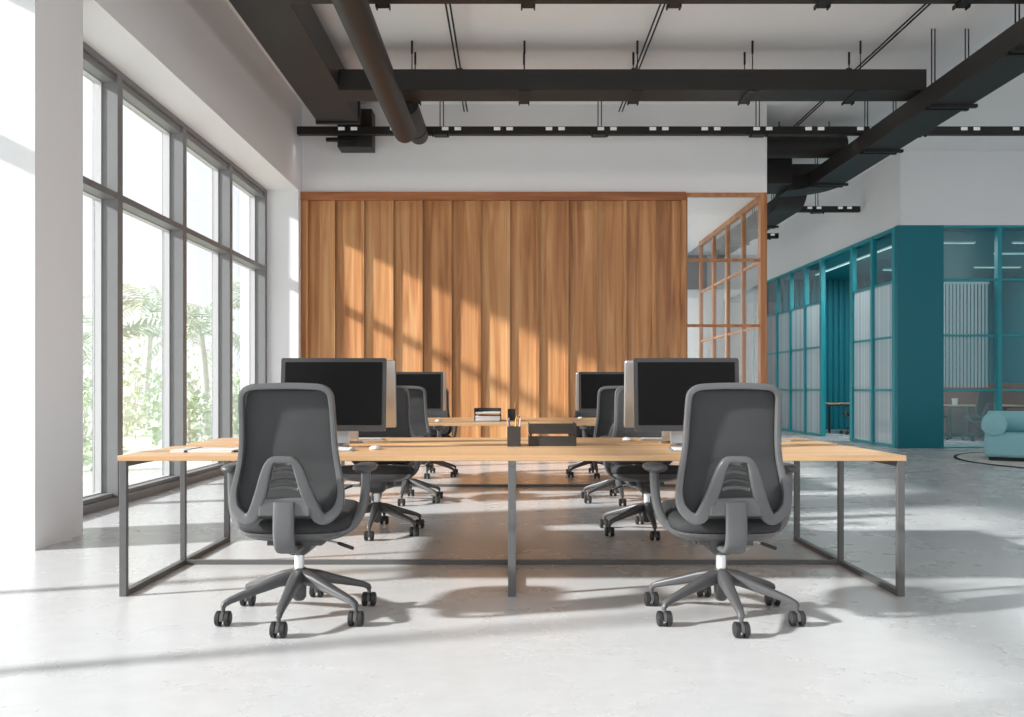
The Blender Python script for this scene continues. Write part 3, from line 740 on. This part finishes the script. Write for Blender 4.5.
# ------------------------------------------------------------------ keyboards, mice
def make_keyboard():
    t = thing('keyboard', 'k', 'keyboard')
    b = MB()
    b.add([(-0.22, -0.06, 0), (0.22, -0.06, 0), (0.22, 0.06, 0), (-0.22, 0.06, 0), (-0.22, -0.06, 0.006), (0.22, -0.06, 0.006), (0.22, 0.06, 0.015), (-0.22, 0.06, 0.015)],
          [(0, 3, 2, 1), (4, 5, 6, 7), (0, 1, 5, 4), (1, 2, 6, 5), (2, 3, 7, 6), (3, 0, 4, 7)])
    b.build('body', M['silver'], t, smooth=None, bevel=0.002)
    k = MB()
    for r in range(5):
        for c in range(16):
            x = -0.205 + c * 0.0258; y = -0.05 + r * 0.0205; z = 0.0066 + (y + 0.06) * 0.075
            k.box(x, x + 0.0215, y, y + 0.0165, z, z + 0.0035)
    k.build('keys', M['white'], t, smooth=None)
    return t
KB = [(-1.12, Y1 + 0.33, 0, 'white keyboard on the near bench, in front of the left facing monitor'),
      (1.12, Y1 + 0.33, 0, 'white keyboard on the near bench, in front of the right facing monitor'),
      (-1.10, Y1 + 1.30, PI, 'thin keyboard on the far side of the near bench, beyond the left monitor pair'),
      (1.10, Y1 + 1.30, PI, 'thin keyboard on the far side of the near bench, beyond the right monitor pair')]
kb0 = make_keyboard()
for i, (x, y, rz, lb) in enumerate(KB):
    o = kb0 if i == 0 else copy_tree(kb0)
    o.location = (x, y, DZ); o.rotation_euler = (0, 0, rz); tag(o, lb, 'keyboard', 'keyboards on the near bench')
def make_mouse():
    t = thing('computer_mouse', 'm', 'mouse')
    MB().loft([(0.0, 0.028, 0.052, 0, 0, 2.5), (0.005, 0.032, 0.057, 0, 0, 2.5), (0.011, 0.030, 0.053, 0, -0.002, 2.4), (0.017, 0.022, 0.040, 0, -0.006, 2.2), (0.020, 0.010, 0.02, 0, -0.01, 2)], n=28).build('body', M['white'], t, smooth=60)
    MB().box(-0.004, 0.004, 0.012, 0.03, 0.013, 0.021).build('scroll_wheel', M['silver'], t, smooth=None, bevel=0.002)
    return t
MO = [(-0.80, Y1 + 0.46, 0, 'white mouse on the near bench beside the left keyboard'),
      (0.79, Y1 + 1.29, PI, 'white mouse on the far half of the near bench beside the right keyboard'),
      (-0.80, Y2 + 0.50, 0, 'tiny white mouse at the far bench, beside the left monitors'),
      (0.81, Y2 + 1.30, PI, 'tiny white mouse at the far bench, beside the right monitors')]
m0 = make_mouse()
for i, (x, y, rz, lb) in enumerate(MO):
    o = m0 if i == 0 else copy_tree(m0)
    o.location = (x, y, DZ); o.rotation_euler = (0, 0, rz); tag(o, lb, 'mouse', 'computer mice on the benches')

# ------------------------------------------------------------------ cups, pencils, trays, notebooks
def cup(x, y, w, h, label):
    t = thing('pencil_cup', label, 'pencil cup', (x, y, DZ), 0, 'pencil cups on the benches')
    a = w / 2; b = a - 0.004
    m = MB()
    def sq(s, z): return [(-s, -s, z), (s, -s, z), (s, s, z), (-s, s, z)]
    m.rings([sq(a, 0), sq(a, h), sq(b, h), sq(b, 0.006)])
    m.build('cup', M['blackbox'], t, smooth=None, bevel=0.0015)
def pencil(x, y, lx, ly, L, mat, label, z0=DZ + 0.008):
    t = thing('pencil', label, 'pencil', (x, y, z0), 0, 'pencils standing in the cups')
    d = Vector((lx, ly, 1)).normalized()
    MB().tube([Vector((0, 0, 0)), d * (L - 0.02)], 0.004, n=8).build('shaft', M[mat], t)
    MB().tube([d * (L - 0.02), d * (L - 0.005)], [0.004, 0.0012], n=8).build('cone', M['tan'], t)
    MB().tube([d * (L - 0.006), d * L], [0.0013, 0.0004], n=8).build('tip', M['pencil_black'], t)
cx_, cy_ = 0.012, Y1 + 0.708
cup(cx_, cy_, 0.082, 0.122, 'square charcoal pencil cup at the middle of the near bench')
for (dx, dy, lx, ly, L, m_, lb) in ((-0.015, -0.01, -0.10, 0.05, 0.175, 'blue', 'blue pencil in the near cup'), (0.004, -0.01, 0.05, -0.05, 0.175, 'yellow', 'short yellow pencil in the near cup, upright'), (-0.022, 0.01, -0.12, 0, 0.20, 'tan', 'plain wooden pencil leaning to the window in the near cup'),
                                    (0.012, 0.01, 0.13, 0.02, 0.20, 'red', 'dark red pencil leaning right in the near cup'), (0.016, -0.012, 0.14, 0.0, 0.185, 'white', 'white pencil leaning right in the near cup'), (0.0, 0.015, 0.1, 0.1, 0.19, 'yellow', 'longer yellow pencil at the back of the near cup')):
    pencil(cx_ + dx, cy_ + dy, lx, ly, L, m_, lb)
cx2, cy2 = -0.005, Y2 + 0.86
cup(cx2, cy2, 0.085, 0.125, 'square charcoal pencil cup at the middle of the far bench')
for (dx, dy, lx, ly, L, m_, lb) in ((-0.02, 0, -0.10, 0, 0.20, 'tan', 'wooden pencil leaning left in the far cup'), (0.012, 0.0, 0.16, 0, 0.21, 'tan', 'wooden pencil leaning right in the far cup')):
    pencil(cx2 + dx, cy2 + dy, lx, ly, L, m_, lb)
def tray(x, y, rz, label):
    t = thing('letter_tray', label, 'letter tray', (x, y, DZ), rz, 'two-tier letter trays on the benches')
    W, D_ = 0.146, 0.24
    # local front (open side) at y = 0, back at y = D_
    for z0, h in ((0.0, 0.062), (0.076, 0.064)):
        m = MB().box(-W, W, 0.0, D_, z0, z0 + 0.004).box(-W, -W + 0.004, 0.0, D_, z0 + 0.004, z0 + h).box(W - 0.004, W, 0.0, D_, z0 + 0.004, z0 + h).box(-W + 0.004, W - 0.004, D_ - 0.004, D_, z0 + 0.004, z0 + h)
        m.build('tier', M['blackbox'], t, smooth=None)
    p = MB()
    for sx in (-1, 1):
        for y_ in (0.02, D_ - 0.03): p.box(sx * (W - 0.012) - 0.006, sx * (W - 0.012) + 0.006, y_, y_ + 0.012, 0.06, 0.078)
    p.build('spacer', M['blackbox'], t, smooth=None)
    return t
def papers(x, y, rz, w, d, h, z, label):
    o = MB()
    n = max(3, int(h / 0.004)); 
    for k in range(n):
        j = random.uniform(-0.002, 0.002)
        o.box(-w + j, w + j, j, d + j, h * k / n, h * (k + 0.85) / n)
    ob = o.build('paper_stack', M['paper'], None, (x, y, z), rz, smooth=None)
    tag(ob, label, 'paper', 'paper stacks in the letter trays')
tray(0.25, Y1 + 0.70 + 0.24, PI, 'black two-tier letter tray on the near bench, its closed back to the camera')
papers(0.25, Y1 + 0.70 + 0.236, PI, 0.138, 0.225, 0.045, DZ + 0.0045, 'paper in the lower tier of the near letter tray')
papers(0.25, Y1 + 0.70 + 0.236, PI, 0.138, 0.225, 0.05, DZ + 0.0805, 'paper in the upper tier of the near letter tray')
tray(-0.265, Y2 + 0.50, 0, 'black two-tier letter tray on the far bench, its open front to the camera')
papers(-0.265, Y2 + 0.505, 0, 0.138, 0.225, 0.052, DZ + 0.0045, 'thick white paper stack in the lower tier of the far tray')
papers(-0.265, Y2 + 0.505, 0, 0.138, 0.225, 0.018, DZ + 0.0805, 'thin paper stack in the upper tier of the far tray')
def notebook(x, y, rz, label):
    t = thing('notebook', label, 'notebook', (x, y, DZ), rz, 'white notebooks on the near bench')
    MB().box(-0.17, 0.17, -0.12, 0.12, 0.0, 0.012).build('pages', M['paper'], t, smooth=None, bevel=0.003)
    MB().box(-0.095, -0.075, -0.122, 0.122, -0.0, 0.0145).build('elastic_band', M['blackbox'], t, smooth=None, bevel=0.002)
    MB().box(-0.172, 0.172, -0.122, 0.122, 0.012, 0.0135).build('cover', M['white'], t, smooth=None)
notebook(-1.72, Y1 + 0.32, 0, 'white notebook with a dark band lying at the window end of the near bench')
notebook(1.70, Y1 + 1.28, PI, 'white notebook with a dark band at the teal-office end of the near bench')
def lying_pencil(x, y, rz, L, z, label):
    t = thing('pen', label, 'pen', (x, y, z), rz, 'pens lying on the near bench')
    MB().tube([(-L / 2, 0, 0.0045), (L / 2 - 0.02, 0, 0.0045)], 0.0045, n=10).build('barrel', M['pencil_black'], t)
    MB().tube([(L / 2 - 0.02, 0, 0.0045), (L / 2, 0, 0.0045)], [0.0045, 0.001], n=10).build('tip', M['silver'], t)
lying_pencil(-1.505, Y1 + 0.24, R(6), 0.14, DZ, 'black pen lying beside the white notebook near the window end')

# ------------------------------------------------------------------ lounge corner
rug = thing('round_rug', 'round pale rug with a thin dark border under the teal sofa', 'rug', (8.93, 12.2, 0))
rg = MB(); n = 96
rg.loft([(0.001, 2.05, 2.05, 0, 0, 2), (0.009, 2.05, 2.05, 0, 0, 2)], n=n); rg.build('pile', M['rug'], rug, smooth=40)
rb = MB(); ro, ri = 2.08, 2.035
rb.rings([[(ri * math.cos(2 * PI * k / n), ri * math.sin(2 * PI * k / n), 0.012) for k in range(n)], [(ro * math.cos(2 * PI * k / n), ro * math.sin(2 * PI * k / n), 0.012) for k in range(n)],
          [(ro * math.cos(2 * PI * k / n), ro * math.sin(2 * PI * k / n), 0.001) for k in range(n)], [(ri * math.cos(2 * PI * k / n), ri * math.sin(2 * PI * k / n), 0.001) for k in range(n)]], loop=True)
rb.build('border', M['rugline'], rug, smooth=40)
sofa = thing('sofa', 'low teal velvet sofa with round bolsters standing on the rug', 'sofa', (7.17, 12.45, 0.012), R(-30))
W = 2.0
MB().box(0.06, W - 0.06, 0.06, 0.84, 0.0, 0.05).build('plinth', M['track'], sofa, smooth=None)
MB().box(0.0, W, 0.0, 0.90, 0.05, 0.41).build('seat_base', M['sofa'], sofa, smooth=60, bevel=0.06, segs=5)
def bolster(p0, p1, r, name):
    p0 = Vector(p0); p1 = Vector(p1); d = (p1 - p0).normalized()
    MB().tube([p0, p0 + d * 0.004, p0 + d * 0.015, p0 + d * 0.04, p1 - d * 0.04, p1 - d * 0.015, p1 - d * 0.004, p1], [r - 0.035, r - 0.018, r - 0.006, r, r, r - 0.006, r - 0.018, r - 0.035], n=40).build(name, M['sofa'], sofa, smooth=60)
bolster((0.13, -0.03, 0.545), (0.13, 0.62, 0.545), 0.172, 'armrest')
bolster((0.04, 0.80, 0.56), (W - 0.04, 0.80, 0.56), 0.175, 'backrest')

# ------------------------------------------------------------------ furniture inside the teal office
def office_table(label, x, y, w, d, rz=0):
    t = thing('meeting_table', label, 'table', (x, y, 0), rz, 'tables in the teal office')
    MB().box(-w / 2, w / 2, -d / 2, d / 2, 0.71, 0.74).build('tabletop', M['deskwood'], t, smooth=None, bevel=0.003)
    for sx in (-1, 0, 1):
        for sy in (-1, 1):
            xx = sx * (w / 2 - 0.03); yy = sy * (d / 2 - 0.03)
            MB().box(xx - 0.02, xx + 0.02, yy - 0.02, yy + 0.02, 0, 0.71).build('leg', M['track'], t, smooth=None)
    for sy in (-1, 1): MB().box(-w / 2 + 0.05, w / 2 - 0.05, sy * (d / 2 - 0.03) - 0.015, sy * (d / 2 - 0.03) + 0.015, 0.68, 0.71).build('apron', M['track'], t, smooth=None)
    return t
office_table('wooden table with black steel frame seen through the office doorway', 8.88, 20.6, 2.2, 0.9)
office_table('wooden table with black steel frame behind the office front glass', 10.35, 18.2, 1.7, 0.8)
def black_chair(x, y, rz, label, mat='track'):
    o = copy_tree(chair0); o.location = (x, y, 0); o.rotation_euler = (0, 0, rz)
    tag(o, label, 'office chair', 'swivel chairs in the teal office')
black_chair(8.32, 19.78, 0, 'dark swivel chair just inside the office doorway')
black_chair(9.12, 17.9, R(-80), 'dark swivel chair left of the table behind the office front glass')
black_chair(9.95, 17.35, 0, 'dark swivel chair in front of the table, above the sofa bolster')
def paper_cup(x, y, label):
    t = thing('paper_cup', label, 'cup', (x, y, 0.74), 0, 'paper cups in the teal office')
    MB().tube([(0, 0, 0), (0, 0, 0.13)], [0.05, 0.062], n=20).build('cup', M['white'], t, smooth=40)
    MB().tube([(0, 0, 0.13), (0, 0, 0.145)], [0.066, 0.062], n=20).build('lid', M['paper'], t, smooth=40)
paper_cup(8.98, 20.45, 'white paper cup on the table behind the reeded corridor glass')
paper_cup(9.72, 18.0, 'white paper cup on the table behind the office front glass')
bc = thing('sideboard', 'brown leather-fronted sideboard deep in the teal office', 'sideboard', (11.4, 19.0, 0))
MB().box(-1.5, 1.4, -0.25, 0.25, 0.08, 1.22).build('body', M['brown'], bc, smooth=None, bevel=0.02)
MB().box(-1.45, 1.35, -0.2, 0.2, 0, 0.08).build('plinth', M['track'], bc, smooth=None)
for k in range(3): MB().box(-1.47 + k * 0.95, -0.55 + k * 0.95, -0.27, -0.25, 0.12, 1.18).build('door', M['brown'], bc, smooth=None, bevel=0.005)

# ------------------------------------------------------------------ outside
struct(MB().box(-70, -4.14, -40, 80, -0.4, -0.10).build('ground', M['lawn'], smooth=None))
def frond(mb, base, az, el, L, droop, nl=16, lw=0.035, ll=0.42):
    pts = []; p = Vector(base); a = el
    for k in range(nl + 1):
        pts.append(p.copy())
        d = Vector((math.cos(az) * math.cos(a), math.sin(az) * math.cos(a), math.sin(a)))
        p = p + d * (L / nl); a -= droop / nl
    mb.tube(pts, [0.014 * (1 - k / (nl + 2)) + 0.002 for k in range(nl + 1)], n=5)
    for k in range(2, nl + 1):
        T = (pts[k] - pts[k - 1]).normalized(); S = T.cross(Vector((0, 0, 1))).normalized(); U = S.cross(T)
        f = math.sin(PI * (k / nl) ** 0.7) * 0.75 + 0.3
        for sg in (-1, 1):
            d = (S * sg * 0.9 + T * 0.55 - U * 0.35 + Vector((random.uniform(-.1, .1), random.uniform(-.1, .1), random.uniform(-.1, .1)))).normalized()
            q = pts[k]; l = ll * f; w = T * lw
            tip = q + d * l - Vector((0, 0, l * 0.2))
            mid = q + d * l * 0.5
            mb.add([q - w * 0.4, mid - w, tip, mid + w, q + w * 0.4], [(0, 1, 2, 3, 4)])
def palm(x, y, h, n, L, label):
    t = thing('palm_tree', label, 'palm', (x, y, -0.1), 0, 'palms outside the window')
    bend = random.uniform(-0.25, 0.25)
    tp = [(bend * (k / 6) ** 2, 0.5 * bend * (k / 6) ** 2, h * k / 6) for k in range(7)]
    MB().tube(tp, [0.13 - 0.008 * k for k in range(7)], n=10).build('trunk', M['bark'], t, smooth=50)
    mb = MB()
    for k in range(n):
        frond(mb, tp[-1], 2 * PI * k / n + random.uniform(-.2, .2), random.uniform(0.15, 1.2), L * random.uniform(.8, 1.1), random.uniform(1.3, 2.1))
    mb.build('fronds', M['leaf'], t, smooth=None)
def shrub(x, y, h, r, label, nleaf=420):
    t = thing('shrub', label, 'shrub', (x, y, -0.1), 0, 'leafy shrubs outside the window')
    st = MB()
    for k in range(9):
        a = random.uniform(0, 2 * PI); rr_ = r * random.uniform(.2, .7)
        st.tube([(0.05 * math.cos(a), 0.05 * math.sin(a), 0), (rr_ * .5 * math.cos(a), rr_ * .5 * math.sin(a), h * .5), (rr_ * math.cos(a), rr_ * math.sin(a), h * .9)], [0.02, 0.014, 0.004], n=5)
    st.build('stems', M['bark'], t)
    lf = MB()
    for k in range(nleaf):
        a = random.uniform(0, 2 * PI); u = random.random(); z = h * (0.08 + 0.95 * u)
        rr_ = r * math.sqrt(random.random()) * math.sin(PI * min(0.98, 0.15 + 0.8 * u)) * 1.1
        c = Vector((rr_ * math.cos(a), rr_ * math.sin(a), z))
        d = Vector((random.gauss(0, 1), random.gauss(0, 1), random.gauss(0.2, .7))).normalized(); s = d.cross(Vector((random.gauss(0, 1), random.gauss(0, 1), random.gauss(0, 1)))).normalized()
        l = random.uniform(.10, .24); w = l * 0.22
        lf.add([c, c + d * l * .5 + s * w, c + d * l, c + d * l * .5 - s * w], [(0, 1, 2, 3)])
    lf.build('leaves', M['leaf2'], t, smooth=None)
palm(-8.6, 17.6, 2.2, 13, 1.9, 'short palm with drooping fronds seen through the second window column')
palm(-10.5, 23.5, 3.4, 14, 2.2, 'taller palm standing behind the shrubs')
palm(-8.0, 21.5, 2.6, 13, 2.0, 'palm seen through the third window column')
palm(-8.4, 26.0, 3.8, 14, 2.3, 'tall palm seen through the farthest window column')
palm(-9.5, 15.0, 1.9, 12, 1.8, 'low palm seen beside the near window mullion')
SH = [(-6.3, 11.9, 1.2, .8), (-7.3, 13.7, 1.4, .85), (-6.0, 15.3, 1.0, .75), (-7.0, 17.0, 1.5, .8), (-5.9, 18.3, 1.1, .7), (-6.6, 20.2, 1.5, .85), (-6.6, 22.6, 1.6, .95), (-9.6, 20.6, 1.9, .9), (-9.0, 24.5, 2.2, 1.2), (-11.5, 20.0, 2.4, 1.5), (-12.5, 26.5, 3.0, 1.8), (-12, 30, 3.2, 2.0)]
SW = ['low shrub nearest the first window column', 'round shrub at the first window column', 'low shrub below the second window column, close to the glass', 'rounded shrub in front of the short palm', 'low shrub below the third window column, close to the glass', 'shrub in front of the third-column palm', 'shrub below the farthest window column', 'tall shrub between the two middle palms', 'tall shrub beside the tall far palm', 'broad shrub behind the short palm', 'broad shrub far behind the tall palm', 'largest shrub at the far end of the garden']
for (x, y, h, r), lb in zip(SH, SW): shrub(x, y, h, r, lb)

# ------------------------------------------------------------------ light
w = bpy.data.worlds.new('sky'); SC.world = w; w.use_nodes = True
bg = w.node_tree.nodes['Background']; bg.inputs[0].default_value = (0.94, 0.965, 1.0, 1); bg.inputs[1].default_value = 1.3
sun = bpy.data.lights.new('sun', 'SUN'); sun.energy = 8.6; sun.angle = R(2.8); sun.color = (1.0, 0.985, 0.97)
so = bpy.data.objects.new('sun', sun); COL.objects.link(so)
d = Vector((1.0, 0.285, -0.485)).normalized()
so.rotation_euler = d.to_track_quat('-Z', 'Y').to_euler(); so.location = (-12, 0, 9)

vs_ = SC.view_settings; vs_.view_transform = 'Standard'; vs_.look = 'None'; vs_.exposure = 0.12; vs_.gamma = 1.0; vs_.use_curve_mapping = False
SC.cycles.max_bounces = 12; SC.cycles.diffuse_bounces = 6; SC.cycles.transparent_max_bounces = 16
SC.cycles.use_denoising = True
SC.cycles.sample_clamp_indirect = 8
